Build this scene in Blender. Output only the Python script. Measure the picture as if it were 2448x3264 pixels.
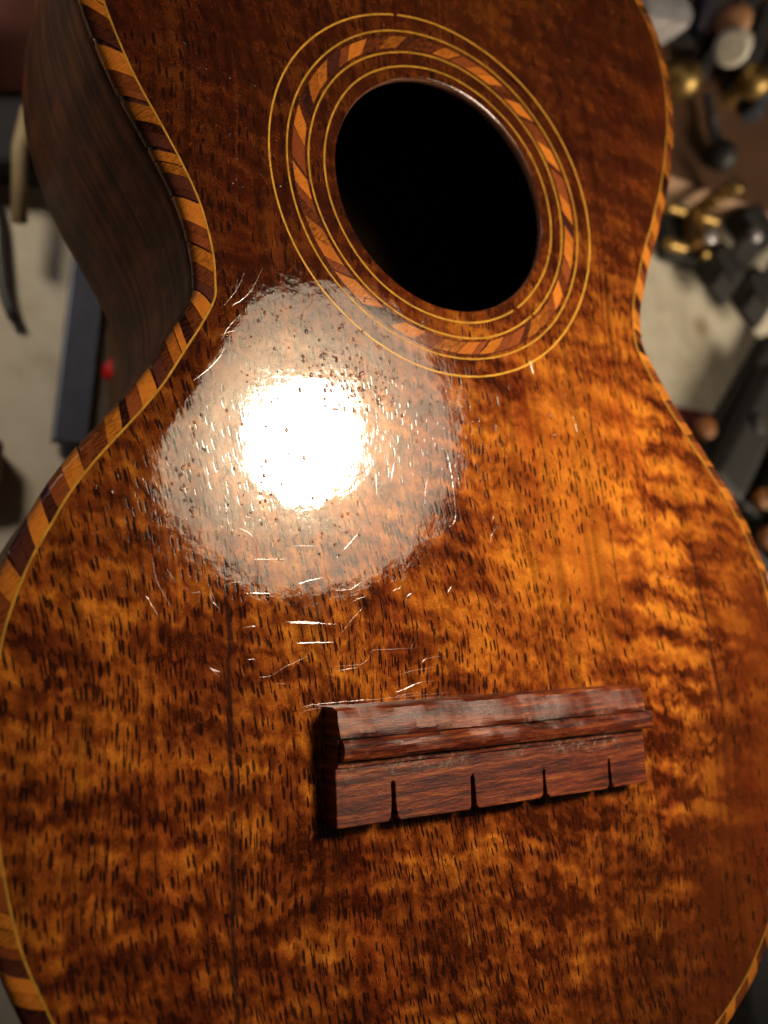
import bpy, math, random
from mathutils import Vector, Matrix

random.seed(7)
MM = 0.001
scene = bpy.context.scene
col = scene.collection
for o in list(bpy.data.objects):
    bpy.data.objects.remove(o)

# ------------------------------------------------------------------ camera
# all lengths below are millimetres in a frame whose origin is the centre of the sound hole on the soundboard,
# y towards the neck, z up
CAM = Vector((-94.6, -87.8, 131.8))
RIGHT = Vector((0.87095, -0.06577, 0.48694))
DOWN = Vector((0.01530, -0.98689, -0.16066))
FWD = Vector((0.49113, 0.14738, -0.85853))
cam_data = bpy.data.cameras.new("camera")
cam = bpy.data.objects.new("camera", cam_data)
col.objects.link(cam)
M3 = Matrix((RIGHT, -DOWN, -FWD)).transposed()
cam.matrix_world = Matrix.Translation(CAM * MM) @ M3.to_4x4()
cam_data.sensor_fit = 'HORIZONTAL'
cam_data.sensor_width = 36.0
cam_data.lens = 36.0 * 2734 / 2448
cam_data.clip_start = 0.005
cam_data.clip_end = 20.0
cam_data.dof.use_dof = True
cam_data.dof.focus_distance = 0.146
cam_data.dof.aperture_fstop = 17.0
scene.camera = cam


def at(px, py, z):
    """point at height z under the spot (px, py) of a 1659 x 2212 print of the photograph"""
    k = 2448 / 1659
    d = FWD * 2734 + RIGHT * (px * k - 1224) + DOWN * (py * k - 1632)
    return CAM + d * ((z - CAM.z) / d.z)


# ------------------------------------------------------------------ world and lamps
world = bpy.data.worlds.new("World")
scene.world = world
world.use_nodes = True
bgn = world.node_tree.nodes["Background"]
bgn.inputs[0].default_value = (1.0, 0.82, 0.66, 1)
bgn.inputs[1].default_value = 0.025


def area(name, loc, target, size, power, color, spread=180, size_y=None):
    l = bpy.data.lights.new(name, 'AREA')
    l.shape = 'DISK' if size_y is None else 'RECTANGLE'
    l.size = size * MM
    if size_y: l.size_y = size_y * MM
    l.energy = power
    l.color = color
    l.spread = math.radians(spread)
    o = bpy.data.objects.new(name, l)
    col.objects.link(o)
    o.location = Vector(loc) * MM
    d = Vector(target) - Vector(loc)
    o.rotation_euler = d.to_track_quat('-Z', 'Y').to_euler()
    return o


LAMP_DIR = Vector((0.410, 0.232, 0.882)).normalized()
SPEC = Vector((-34, -53, 0))
LAMP = SPEC + LAMP_DIR * 262
LAMP_AIM = Vector((38, -66, 0))
area("work_lamp_light", LAMP, LAMP_AIM, 58, 0.25, (1.0, 0.84, 0.64), 66)
area("bench_fill_light", (610, -260, 150), (370, 90, -180), 300, 0.95, (1.0, 0.84, 0.62), 76)  # added fill out of view, aimed at the bench to miss the ukulele
area("left_fill_light", (-380, 340, 260), (-95, 95, -180), 160, 0.22, (1.0, 0.85, 0.66), 52)  # unseen fill added to brighten the bench left of the ukulele
area("window_light", (-950, 620, 250), (-50, 0, 0), 420, 0.40, (0.36, 0.42, 1.0), 160, 500)

scene.view_settings.view_transform = 'Standard'
scene.view_settings.look = 'None'
scene.view_settings.exposure = -0.2
scene.view_settings.gamma = 1.0
scene.view_settings.use_curve_mapping = False
scene.render.engine = 'CYCLES'
scene.cycles.use_denoising = True
scene.cycles.max_bounces = 4
scene.cycles.use_adaptive_sampling = True
scene.cycles.adaptive_threshold = 0.03
scene.cycles.sample_clamp_indirect = 6.0
scene.cycles.caustics_reflective = False
scene.cycles.caustics_refractive = False


# ------------------------------------------------------------------ material helpers
class G:
    """small node-graph writer"""
    def __init__(self, name):
        self.m = bpy.data.materials.new(name)
        self.m.use_nodes = True
        self.nt = self.m.node_tree
        self.b = self.nt.nodes["Principled BSDF"]
        self.l = self.nt.links

    def put(self, sock, v):
        if isinstance(v, bpy.types.NodeSocket):
            self.l.new(v, sock)
        elif isinstance(v, tuple) and len(v) == 3 and sock.type == 'RGBA':
            sock.default_value = (*v, 1)
        else:
            sock.default_value = v

    def node(self, t, **kw):
        n = self.nt.nodes.new(t)
        for k, v in kw.items(): setattr(n, k, v)
        return n

    def math(self, op, a, b=0.0, c=None, clamp=False):
        n = self.node('ShaderNodeMath', operation=op, use_clamp=clamp)
        self.put(n.inputs[0], a); self.put(n.inputs[1], b)
        if c is not None: self.put(n.inputs[2], c)
        return n.outputs[0]

    def coord(self, kind='Object'):
        t = self.node('ShaderNodeTexCoord')
        v = self.node('ShaderNodeVectorMath', operation='SCALE')
        self.l.new(t.outputs[kind], v.inputs[0]); v.inputs[3].default_value = 1000.0
        return v.outputs[0]

    def sep(self, v):
        n = self.node('ShaderNodeSeparateXYZ'); self.l.new(v, n.inputs[0]); return n.outputs

    def comb(self, x, y, z=0.0):
        n = self.node('ShaderNodeCombineXYZ')
        for s, v in zip(n.inputs, (x, y, z)): self.put(s, v)
        return n.outputs[0]

    def noise(self, v, scale=1.0, detail=2.0, rough=0.5, dim='2D'):
        n = self.node('ShaderNodeTexNoise', noise_dimensions=dim)
        self.l.new(v, n.inputs['Vector'])
        n.inputs['Scale'].default_value = scale; n.inputs['Detail'].default_value = detail
        n.inputs['Roughness'].default_value = rough
        return n.outputs[0]

    def voro(self, v, scale=1.0, rnd=1.0):
        n = self.node('ShaderNodeTexVoronoi', voronoi_dimensions='2D')
        self.l.new(v, n.inputs['Vector']); n.inputs['Scale'].default_value = scale
        n.inputs['Randomness'].default_value = rnd
        return n.outputs['Distance'], n.outputs['Color']

    def ramp(self, f, stops, interp='LINEAR'):
        n = self.node('ShaderNodeValToRGB')
        self.put(n.inputs[0], f)
        cr = n.color_ramp; cr.interpolation = interp
        while len(cr.elements) < len(stops): cr.elements.new(0.5)
        for e, (p, c) in zip(cr.elements, stops):
            e.position = p; e.color = (*c, 1) if isinstance(c, tuple) else (c, c, c, 1)
        return n.outputs[0]

    def step(self, f, lo, hi, smooth=True):
        n = self.node('ShaderNodeMapRange')
        n.interpolation_type = 'SMOOTHSTEP' if smooth else 'LINEAR'
        self.put(n.inputs[0], f); n.inputs[1].default_value = lo; n.inputs[2].default_value = hi
        return n.outputs[0]

    def mix(self, f, a, b, mode='MIX'):
        n = self.node('ShaderNodeMix', data_type='RGBA', blend_type=mode)
        self.put(n.inputs[0], f); self.put(n.inputs[6], a); self.put(n.inputs[7], b)
        return n.outputs[2]

    def bump(self, h, strength=1.0):
        n = self.node('ShaderNodeBump')
        self.put(n.inputs['Height'], h); n.inputs['Distance'].default_value = MM
        n.inputs['Strength'].default_value = strength
        return n.outputs[0]

    def out(self, color=None, rough=None, metal=None, normal=None, **kw):
        if color is not None: self.put(self.b.inputs['Base Color'], color)
        if rough is not None: self.put(self.b.inputs['Roughness'], rough)
        if metal is not None: self.put(self.b.inputs['Metallic'], metal)
        if normal is not None: self.put(self.b.inputs['Normal'], normal)
        for k, v in kw.items(): self.put(self.b.inputs[k.replace('_', ' ')], v)
        return self.m


def simple(name, c, rough=0.5, metal=0.0, var=0.25, scale=0.2, coat=0.0, bump=0.02, stretch=(1, 1, 1)):
    g = G(name)
    co = g.coord()
    mp = g.node('ShaderNodeMapping'); g.l.new(co, mp.inputs[0]); mp.inputs['Scale'].default_value = stretch
    n = g.noise(mp.outputs[0], scale, 4.0, 0.6, '3D')
    n2 = g.noise(mp.outputs[0], scale * 7, 3.0, 0.6, '3D')
    f = g.math('ADD', g.math('MULTIPLY', n, 0.65), g.math('MULTIPLY', n2, 0.35))
    lo = tuple(x * (1 - var) for x in c); hi = tuple(min(1, x * (1 + var)) for x in c)
    colr = g.ramp(f, [(0.3, lo), (0.7, hi)])
    g.out(colr, g.math('ADD', rough - 0.08, g.math('MULTIPLY', n2, 0.16)), metal,
          g.bump(g.math('MULTIPLY', f, bump)), Coat_Weight=coat)
    g.b.inputs['Coat Roughness'].default_value = 0.08
    return g.m


def koa_top():
    g = G("koa_soundboard")
    P = g.coord()
    x0, y0, z0 = g.sep(P)
    # grain leans a few degrees and wanders
    wob = g.math('MULTIPLY', g.math('SUBTRACT', g.noise(g.comb(g.math('MULTIPLY', x0, 0.02), g.math('MULTIPLY', y0, 0.014)), 1, 1), 0.5), 14.0)
    x = g.math('ADD', g.math('ADD', x0, g.math('MULTIPLY', y0, 0.075)), wob)
    y = y0
    S = lambda a, b, sc=1.0, d=2.0, r=0.5: g.noise(g.comb(g.math('MULTIPLY', x, a), g.math('MULTIPLY', y, b)), sc, d, r)
    # serrated curl figure: each band of fibres shifts the flame a little along the grain
    v = g.math('ADD', y, g.math('MULTIPLY', S(0.4, 0.05, 1, 1), 3.0))
    v = g.math('ADD', v, g.math('MULTIPLY', S(2.2, 0.12, 1, 1), 1.6))
    v = g.math('ADD', v, g.math('MULTIPLY', x, 0.16))
    F = lambda a, b, off, d=2.0: g.noise(g.comb(g.math('MULTIPLY_ADD', x, a, off), g.math('MULTIPLY', v, b)), 1.0, d, 0.55)
    f1 = F(0.060, 0.13, 3.1, 1.0); f2 = F(0.11, 0.40, 8.7, 2.0); f3 = F(0.38, 0.50, 1.3, 2.0)
    straight = S(0.8, 0.010, 1, 2, 0.6)
    fig = g.math('ADD', g.math('ADD', g.math('MULTIPLY', f1, 0.34), g.math('MULTIPLY', f2, 0.27)),
                 g.math('ADD', g.math('MULTIPLY', f3, 0.30), g.math('MULTIPLY', straight, 0.20)))
    fig = g.math('SUBTRACT', fig, g.math('MULTIPLY_ADD', g.step(y0, -105.0, -165.0), 0.035, 0.025))  # figure painted darker towards the bottom, imitating fading lamp light
    big = g.noise(g.comb(g.math('MULTIPLY', x0, 0.014), g.math('MULTIPLY', y0, 0.010), 5.5), 1.0, 1.0)
    fig = g.math('ADD', fig, g.math('MULTIPLY', g.math('SUBTRACT', big, 0.5), 0.16))
    gold_glow = g.math('MULTIPLY', g.step(g.math('ABSOLUTE', g.math('SUBTRACT', x0, 36.0)), 42.0, 6.0), g.step(g.math('ABSOLUTE', g.math('ADD', y0, 64.0)), 48.0, 8.0))
    fig = g.math('ADD', fig, g.math('MULTIPLY', g.math('MULTIPLY', gold_glow, 0.68), g.math('SUBTRACT', 0.668, fig)))      # lamp's pool of light painted as a golden patch in the figure
    curl = g.math('MULTIPLY', g.math('SUBTRACT', F(0.075, 0.24, 5.2, 2.0), 0.52), g.math('MULTIPLY', g.step(x0, 22.0, 52.0), g.step(y0, -20.0, -45.0)))
    fig = g.math('ADD', fig, g.math('MULTIPLY', curl, 0.75))      # curl ripples on the treble side
    colr = g.ramp(fig, [(0.41, (0.034, 0.0060, 0.0014)), (0.50, (0.086, 0.0178, 0.0030)),
                        (0.58, (0.165, 0.0425, 0.0056)), (0.70, (0.30, 0.100, 0.0100))])
    # the darkened, redder finish of the upper bout and waist, deepened to imitate the lamp's falloff
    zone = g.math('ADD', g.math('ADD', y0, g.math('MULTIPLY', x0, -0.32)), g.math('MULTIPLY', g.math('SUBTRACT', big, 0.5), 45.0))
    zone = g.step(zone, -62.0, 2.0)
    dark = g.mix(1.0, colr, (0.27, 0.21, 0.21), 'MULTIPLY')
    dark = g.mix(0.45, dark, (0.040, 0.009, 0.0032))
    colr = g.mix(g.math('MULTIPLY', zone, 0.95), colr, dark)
    # plainer wood at the treble tail end, painted darker for the lamp's falloff
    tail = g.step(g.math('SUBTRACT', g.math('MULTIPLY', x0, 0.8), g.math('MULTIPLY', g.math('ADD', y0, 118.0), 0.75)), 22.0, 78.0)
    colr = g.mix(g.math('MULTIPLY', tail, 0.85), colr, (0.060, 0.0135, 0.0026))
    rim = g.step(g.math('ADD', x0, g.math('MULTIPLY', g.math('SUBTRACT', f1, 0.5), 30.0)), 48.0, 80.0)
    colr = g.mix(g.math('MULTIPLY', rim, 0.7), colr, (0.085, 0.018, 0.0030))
    # long streaks and fine fibre sparkle
    st = g.ramp(S(0.33, 0.004, 1, 4, 0.65), [(0.34, 0.50), (0.50, 0.98), (0.7, 1.1)])
    colr = g.mix(0.75, colr, st, 'MULTIPLY')
    red = g.step(S(0.10, 0.012, 1, 2), 0.52, 0.72)
    colr = g.mix(g.math('MULTIPLY', red, 0.45), colr, g.mix(1.0, colr, (0.85, 0.55, 0.75), 'MULTIPLY'))
    fib = g.ramp(S(4.5, 2.6, 1, 2, 0.75), [(0.28, 0.55), (0.50, 1.0), (0.72, 1.5)])
    colr = g.mix(0.8, colr, fib, 'MULTIPLY')

    # open pores: short dark dashes along the grain
    dens = g.noise(g.comb(g.math('MULTIPLY_ADD', x, 0.05, 2.2), g.math('MULTIPLY', y, 0.06)), 1.0, 1.0)
    dens = g.math('SUBTRACT', dens, g.math('ADD', g.math('MULTIPLY', x0, 0.0028), g.math('MULTIPLY', zone, 0.2)))
    def pores(sx, sy, off, lim, keep):
        d, c = g.voro(g.comb(g.math('ADD', g.math('MULTIPLY', x, sx), off), g.math('MULTIPLY', g.math('ADD', y, g.math('MULTIPLY', x, 0.35)), sy)))
        cr = g.node('ShaderNodeSeparateColor'); g.l.new(c, cr.inputs[0])
        size = g.math('MULTIPLY', g.math('MULTIPLY_ADD', cr.outputs[1], 1.35, 0.3), lim)
        k = g.step(g.math('ADD', cr.outputs[0], g.math('MULTIPLY', g.math('SUBTRACT', dens, 0.5), 2.4)), keep - 0.02, keep + 0.02)
        e = g.step(g.math('DIVIDE', d, size), 1.05, 0.70)
        return g.math('MULTIPLY', e, k)
    p1 = pores(1.08, 0.25, 0.0, 0.215, 0.10)
    p2 = pores(1.6, 0.12, 7.3, 0.17, 0.52)
    pore = g.math('MAXIMUM', p1, p2)
    colr = g.mix(g.math('MULTIPLY', pore, 0.86), colr, (0.007, 0.002, 0.0015))

    # hairline cracks and dark mineral lines that follow the grain
    line = None
    wig = g.math('MULTIPLY', g.math('SUBTRACT', S(0.03, 0.09, 1, 3), 0.5), 1.8)
    for xc, sl, ya, yb, w in ((-49.6, 0.022, -156, -74, 0.40), (-32.6, -0.16, -101, -74, 0.22), (34.2, -0.08, -96, -30, 0.16), (-8.0, -0.12, -150, -128, 0.2), (61, -0.1, -110, -72, 0.3)):
        d = g.math('ABSOLUTE', g.math('SUBTRACT', g.math('ADD', x0, wig), g.math('MULTIPLY_ADD', y0, sl, xc - sl * (ya + yb) / 2)))
        e = g.step(d, w * 1.6, w * 0.4)
        e = g.math('MULTIPLY', e, g.math('MULTIPLY', g.step(y, ya, ya + 6), g.step(y, yb + 4, yb)))
        line = e if line is None else g.math('MAXIMUM', line, e)
    line = g.math('MULTIPLY', line, g.step(S(0.4, 0.22, 1, 2), 0.18, 0.42))
    colr = g.mix(g.math('MULTIPLY', line, 0.8), colr, (0.014, 0.005, 0.004))

    # lacquer relief
    h = g.math('MULTIPLY', g.noise(P, 0.14, 2.0), 0.065)
    h = g.math('ADD', h, g.math('MULTIPLY', g.noise(P, 1.0, 2.0), 0.010))
    h = g.math('ADD', h, g.math('MULTIPLY', S(2.6, 0.10, 1, 1), 0.0035))
    h = g.math('SUBTRACT', h, g.math('MULTIPLY', p1, 0.0030))
    nrm = g.bump(h)
    g.out(colr, 0.5, 0.0, nrm, Coat_Weight=1.0)
    g.b.inputs['Specular IOR Level'].default_value = 0.0
    g.b.inputs['Coat IOR'].default_value = 1.52
    wear = g.noise(P, 0.05, 4.0, 0.6)
    g.put(g.b.inputs['Coat Roughness'], g.ramp(wear, [(0.35, 0.03), (0.7, 0.075)]))
    g.l.new(nrm, g.b.inputs['Coat Normal'])
    return g.m


def inlay(name, c, var=0.35, coat=1.0, grain=(0.6, 3.5)):
    g = G(name)
    P = g.coord()
    oi = g.node('ShaderNodeObjectInfo')
    x, y, z = g.sep(P)
    u = g.math('ADD', g.math('MULTIPLY', x, 0.75), g.math('MULTIPLY', y, 0.66))
    w = g.math('SUBTRACT', g.math('MULTIPLY', y, 0.75), g.math('MULTIPLY', x, 0.66))
    n = g.noise(g.comb(g.math('MULTIPLY', u, grain[0]), g.math('MULTIPLY', w, grain[1]), oi.outputs['Random']), 1.0, 3.0, 0.65)
    r = g.math('ADD', g.math('MULTIPLY', n, 0.7), g.math('MULTIPLY', oi.outputs['Random'], 0.3))
    lo = tuple(v * (1 - var * 1.6) for v in c); hi = tuple(v * (1 + var) for v in c)
    colr = g.ramp(r, [(0.3, lo), (0.5, c), (0.7, hi)])
    h = g.math('ADD', g.math('MULTIPLY', n, 0.002), g.math('MULTIPLY', g.noise(P, 0.5, 2), 0.015))
    nrm = g.bump(h)
    g.out(colr, 0.5, 0.0, nrm, Coat_Weight=coat)
    g.b.inputs['Specular IOR Level'].default_value = 0.0
    g.b.inputs['Coat Roughness'].default_value = 0.10
    g.l.new(nrm, g.b.inputs['Coat Normal'])
    return g.m


def side_wood(name, c, coat=0.8):
    g = G(name)
    P = g.coord()
    uvn = g.node('ShaderNodeTexCoord')
    u, v, _ = g.sep(uvn.outputs['UV'])
    # u along the rim in mm / 100, v down the rim in mm / 100
    um = g.math('MULTIPLY', u, 100.0); vm = g.math('MULTIPLY', v, 100.0)
    a = g.noise(g.comb(g.math('MULTIPLY', um, 0.03), g.math('MULTIPLY', vm, 0.45)), 1, 4, 0.6)
    b = g.noise(g.comb(g.math('MULTIPLY', um, 0.35), g.math('MULTIPLY', vm, 4.0)), 1, 3, 0.7)
    c2 = g.noise(g.comb(g.math('MULTIPLY', um, 0.10), g.math('MULTIPLY', vm, 0.05)), 1, 2, 0.6)
    f = g.math('ADD', g.math('MULTIPLY', a, 0.4), g.math('ADD', g.math('MULTIPLY', b, 0.3), g.math('MULTIPLY', c2, 0.3)))
    colr = g.ramp(f, [(0.38, tuple(x * 0.2 for x in c)), (0.5, c), (0.62, tuple(x * 2.4 for x in c))])
    h = g.math('ADD', g.math('MULTIPLY', b, 0.020), g.math('MULTIPLY', g.noise(P, 0.3, 2), 0.02))
    nrm = g.bump(h)
    g.out(colr, 0.5, 0.0, nrm, Coat_Weight=coat)
    g.b.inputs['Coat Roughness'].default_value = 0.14
    g.b.inputs['Specular IOR Level'].default_value = 0.02
    g.l.new(nrm, g.b.inputs['Coat Normal'])
    return g.m


def rosewood(name):
    g = G(name)
    P = g.coord(); x, y, z = g.sep(P)
    a = g.noise(g.comb(g.math('MULTIPLY', x, 0.05), g.math('MULTIPLY', y, 0.9), g.math('MULTIPLY', z, 0.9)), 1, 4, 0.65)
    b = g.noise(g.comb(g.math('MULTIPLY', x, 0.35), g.math('MULTIPLY', y, 5.0), g.math('MULTIPLY', z, 5.0)), 1, 3, 0.7)
    f = g.math('ADD', g.math('MULTIPLY', a, 0.6), g.math('MULTIPLY', b, 0.4))
    colr = g.ramp(f, [(0.34, (0.008, 0.0016, 0.0010)), (0.45, (0.036, 0.0052, 0.0022)), (0.55, (0.088, 0.0155, 0.0042)), (0.68, (0.20, 0.056, 0.012))])
    # pale dust and old polish caught along the step behind the saddle
    band = g.step(g.math('ABSOLUTE', g.math('ADD', y, g.math('ADD', 108.6, g.math('MULTIPLY', x, 0.022)))), 2.6, 0.2)
    band2 = g.step(g.math('ABSOLUTE', g.math('ADD', y, g.math('ADD', 103.7, g.math('MULTIPLY', x, 0.022)))), 1.5, 0.1)
    dust = g.noise(P, 0.8, 5.0, 0.75)
    dsel = g.step(g.noise(P, 0.12, 2), 0.40, 0.62)
    df = g.math('MULTIPLY', g.math('MAXIMUM', band, band2), g.math('MULTIPLY', g.step(dust, 0.47, 0.66), dsel))
    colr = g.mix(g.math('MULTIPLY', df, 0.40), colr, (0.20, 0.17, 0.12))
    speck = g.step(g.noise(P, 1.6, 4, 0.7), 0.66, 0.76)
    colr = g.mix(g.math('MULTIPLY', speck, 0.12), colr, (0.32, 0.25, 0.17))
    h = g.math('ADD', g.math('MULTIPLY', b, 0.05), g.math('MULTIPLY', dust, 0.05))
    nrm = g.bump(h)
    g.out(colr, g.math('ADD', 0.40, g.math('MULTIPLY', df, 0.4)), 0.0, nrm, Coat_Weight=0.0)
    g.b.inputs['Specular IOR Level'].default_value = 0.26
    g.b.inputs['Coat Roughness'].default_value = 0.25
    return g.m


def bench_mat():
    g = G("cream_bench_paint")
    P = g.coord()
    n1 = g.noise(P, 0.012, 4, 0.6); n2 = g.noise(P, 0.09, 4, 0.65)
    f = g.math('ADD', g.math('MULTIPLY', n1, 0.6), g.math('MULTIPLY', n2, 0.4))
    colr = g.ramp(f, [(0.30, (0.42, 0.36, 0.26)), (0.48, (0.60, 0.54, 0.43)), (0.7, (0.70, 0.65, 0.54))])
    d, c = g.voro(P, 0.016)
    sp = g.math('MULTIPLY', g.step(d, 0.16, 0.05), g.step(g.noise(P, 0.02, 1), 0.5, 0.6))
    colr = g.mix(g.math('MULTIPLY', sp, 0.55), colr, (0.22, 0.12, 0.04))
    g.out(colr, 0.55, 0.0, g.bump(g.math('MULTIPLY', n2, 0.08)))
    return g.m


MAT = dict(
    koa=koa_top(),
    yellow=inlay("yellow_purfling", (0.33, 0.175, 0.024), 0.2, 0.6, (0.4, 0.4)),
    orange=inlay("orange_inlay_wood", (0.25, 0.078, 0.010), 0.42),
    mid=inlay("reddish_inlay_wood", (0.10, 0.025, 0.007), 0.45),
    dark=inlay("dark_inlay_wood", (0.028, 0.008, 0.006), 0.5),
    band=inlay("dark_band_wood", (0.036, 0.0095, 0.004), 0.4),
    b_orange=inlay("orange_binding_wood", (0.24, 0.077, 0.010), 0.38, 0.35),
    b_amber=inlay("amber_binding_wood", (0.18, 0.052, 0.008), 0.4, 0.35),
    b_mid=inlay("reddish_binding_wood", (0.095, 0.024, 0.007), 0.45, 0.35),
    b_dark=inlay("dark_binding_wood", (0.036, 0.010, 0.006), 0.5, 0.35),
    side=side_wood("dark_side_koa", (0.075, 0.0225, 0.0078), 0.06),
    back=side_wood("dark_back_koa", (0.055, 0.020, 0.009)),
    inside=simple("bare_inside_wood", (0.10, 0.05, 0.025), 0.8),
    rim=simple("worn_hole_edge", (0.20, 0.085, 0.05), 0.5, 0, 0.5, 0.8, 0.3),
    bridge=rosewood("bridge_rosewood"),
    ebony=simple("fingerboard_wood", (0.03, 0.016, 0.01), 0.5),
    bench=bench_mat(),
    boardtop=simple("brown_board_face", (0.085, 0.040, 0.020), 0.55, 0, 0.35, 0.06, 0, 0.05, (0.2, 1, 1)),
    boardedge=simple("pale_board_edge", (0.50, 0.31, 0.20), 0.7, 0, 0.15, 0.1),
    chrome=simple("polished_steel", (0.66, 0.64, 0.68), 0.25, 0.45, 0.15, 0.1),
    steel=simple("dull_grey_steel", (0.16, 0.16, 0.17), 0.42, 0.85, 0.3, 0.1),
    darksteel=simple("blued_steel", (0.075, 0.085, 0.12), 0.45, 0.3, 0.3, 0.05),
    brownstrip=simple("brown_strip", (0.10, 0.075, 0.060), 0.6, 0.3, 0.4, 0.2),
    brass=simple("polished_brass", (0.32, 0.21, 0.075), 0.45, 1.0, 0.12, 0.2),
    amberwood=inlay("amber_inlay_wood", (0.19, 0.055, 0.008), 0.4),
    amber=simple("amber_plastic", (0.14, 0.065, 0.012), 0.35),
    blackplastic=simple("black_plastic", (0.014, 0.013, 0.013), 0.6, 0, 0.3, 0.1),
    greyplastic=simple("charcoal_plastic", (0.045, 0.042, 0.042), 0.5, 0, 0.3, 0.1),
    orangepad=simple("orange_rubber", (0.22, 0.075, 0.012), 0.6, 0, 0.2),
    maroon=simple("maroon_card", (0.13, 0.022, 0.024), 0.7, 0, 0.12, 0.05),
    tanwood=simple("tan_handle_wood", (0.42, 0.20, 0.09), 0.5, 0, 0.2, 0.2),
    paleplastic=simple("ivory_plastic", (0.62, 0.57, 0.47), 0.4, 0, 0.1),
    lilac=simple("pale_grey_handle", (0.42, 0.38, 0.38), 0.45, 0, 0.12),
    beige=simple("beige_stick_wood", (0.30, 0.23, 0.12), 0.6, 0, 0.2, 0.1),
    blackcase=simple("black_case_cloth", (0.014, 0.014, 0.018), 0.7, 0, 0.3, 0.1),
    redcloth=simple("dark_red_cloth", (0.075, 0.017, 0.009), 0.85, 0, 0.3, 0.1),
    redknob=simple("red_plastic", (0.55, 0.012, 0.014), 0.35, 0, 0.1),
    brownwood=simple("brown_block_wood", (0.10, 0.045, 0.02), 0.6, 0, 0.3, 0.1),
    bluepaint=simple("blue_grip", (0.06, 0.13, 0.36), 0.4, 0, 0.15),
    shadeout=simple("lamp_shade_enamel", (0.05, 0.06, 0.05), 0.4),
    shadein=simple("lamp_shade_lining", (0.80, 0.70, 0.56), 0.8, 0, 0.06, 0.05),
)
gb = G("lit_bulb")
gb.out((1, 0.9, 0.75))
gb.b.inputs['Emission Color'].default_value = (1.0, 0.83, 0.62, 1)
gb.b.inputs['Emission Strength'].default_value = 24.0
MAT['bulb'] = gb.m
gs = G("glowing_shade_lining")       # emission added to the lining, standing in for bulb light on it
gs.out((0.75, 0.66, 0.54), 0.7)
gs.b.inputs['Emission Color'].default_value = (1.0, 0.92, 0.72, 1)
gs.b.inputs['Emission Strength'].default_value = 3.2
MAT['shadein'] = gs.m


# ------------------------------------------------------------------ object helpers
def empty(name, loc, label=None, cat=None, group=None):
    o = bpy.data.objects.new(name, None)
    o.location = Vector(loc) * MM
    o.empty_display_size = 0.01
    col.objects.link(o)
    return tag(o, label, cat, group)


def tag(o, label=None, cat=None, group=None, kind=None):
    if label: o['label'] = label
    if cat: o['category'] = cat
    if group: o['group'] = group
    if kind: o['kind'] = kind
    return o


def adopt(o, parent):
    if parent is not None:
        o.parent = parent
        o.matrix_parent_inverse = Matrix.Translation(-parent.location) if parent.parent is None else Matrix.Identity(4)
    return o


def mesh(name, verts, faces, mat, parent=None, smooth=True, uvs=None, recalc=True):
    me = bpy.data.meshes.new(name)
    me.from_pydata([(v[0] * MM, v[1] * MM, v[2] * MM) for v in verts], [], faces)
    me.update()
    if recalc:
        import bmesh
        bm = bmesh.new(); bm.from_mesh(me)
        bmesh.ops.recalc_face_normals(bm, faces=bm.faces)
        bm.to_mesh(me); bm.free()
    if uvs:
        uvl = me.uv_layers.new(name="UVMap")
        for lp in me.loops:
            uvl.data[lp.index].uv = uvs[lp.vertex_index]
    if smooth:
        for p in me.polygons: p.use_smooth = True
    me.materials.append(mat)
    o = bpy.data.objects.new(name, me)
    col.objects.link(o)
    return adopt(o, parent)


def crisp(o, angle=38):
    me = o.data
    sharp = set()
    nrm = {}
    for p in me.polygons:
        for ek in p.edge_keys: nrm.setdefault(ek, []).append(p.normal.copy())
    for e in me.edges:
        ns = nrm.get(tuple(sorted(e.vertices)), [])
        if len(ns) == 2 and ns[0].angle(ns[1], 3.0) > math.radians(angle): e.use_edge_sharp = True
    return o


def bevel(o, w=0.4, seg=2, angle=35):
    m = o.modifiers.new("bevel", 'BEVEL'); m.width = w * MM; m.segments = seg
    m.limit_method = 'ANGLE'; m.angle_limit = math.radians(angle); m.harden_normals = False
    return o


def prism(name, poly, z0, z1, mat, parent=None, bev=0.4, smooth=False):
    """outline poly [(x, y)] raised from z0 to z1"""
    n = len(poly)
    v = [(p[0], p[1], z0) for p in poly] + [(p[0], p[1], z1) for p in poly]
    f = [tuple(range(n - 1, -1, -1)), tuple(range(n, 2 * n))]
    f += [(i, (i + 1) % n, n + (i + 1) % n, n + i) for i in range(n)]
    o = mesh(name, v, f, mat, parent, smooth)
    if bev: bevel(o, bev)
    return o


def bar(name, a, b, w0, w1, z0, z1, mat, parent=None, bev=1.0):
    """flat bar on plan from a to b, width w0 to w1, between heights z0 and z1"""
    a = Vector(a[:2]); b = Vector(b[:2]); d = (b - a).normalized(); n = Vector((-d.y, d.x))
    poly = [a + n * w0 / 2, a - n * w0 / 2, b - n * w1 / 2, b + n * w1 / 2]
    return prism(name, poly, z0, z1, mat, parent, bev)


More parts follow.
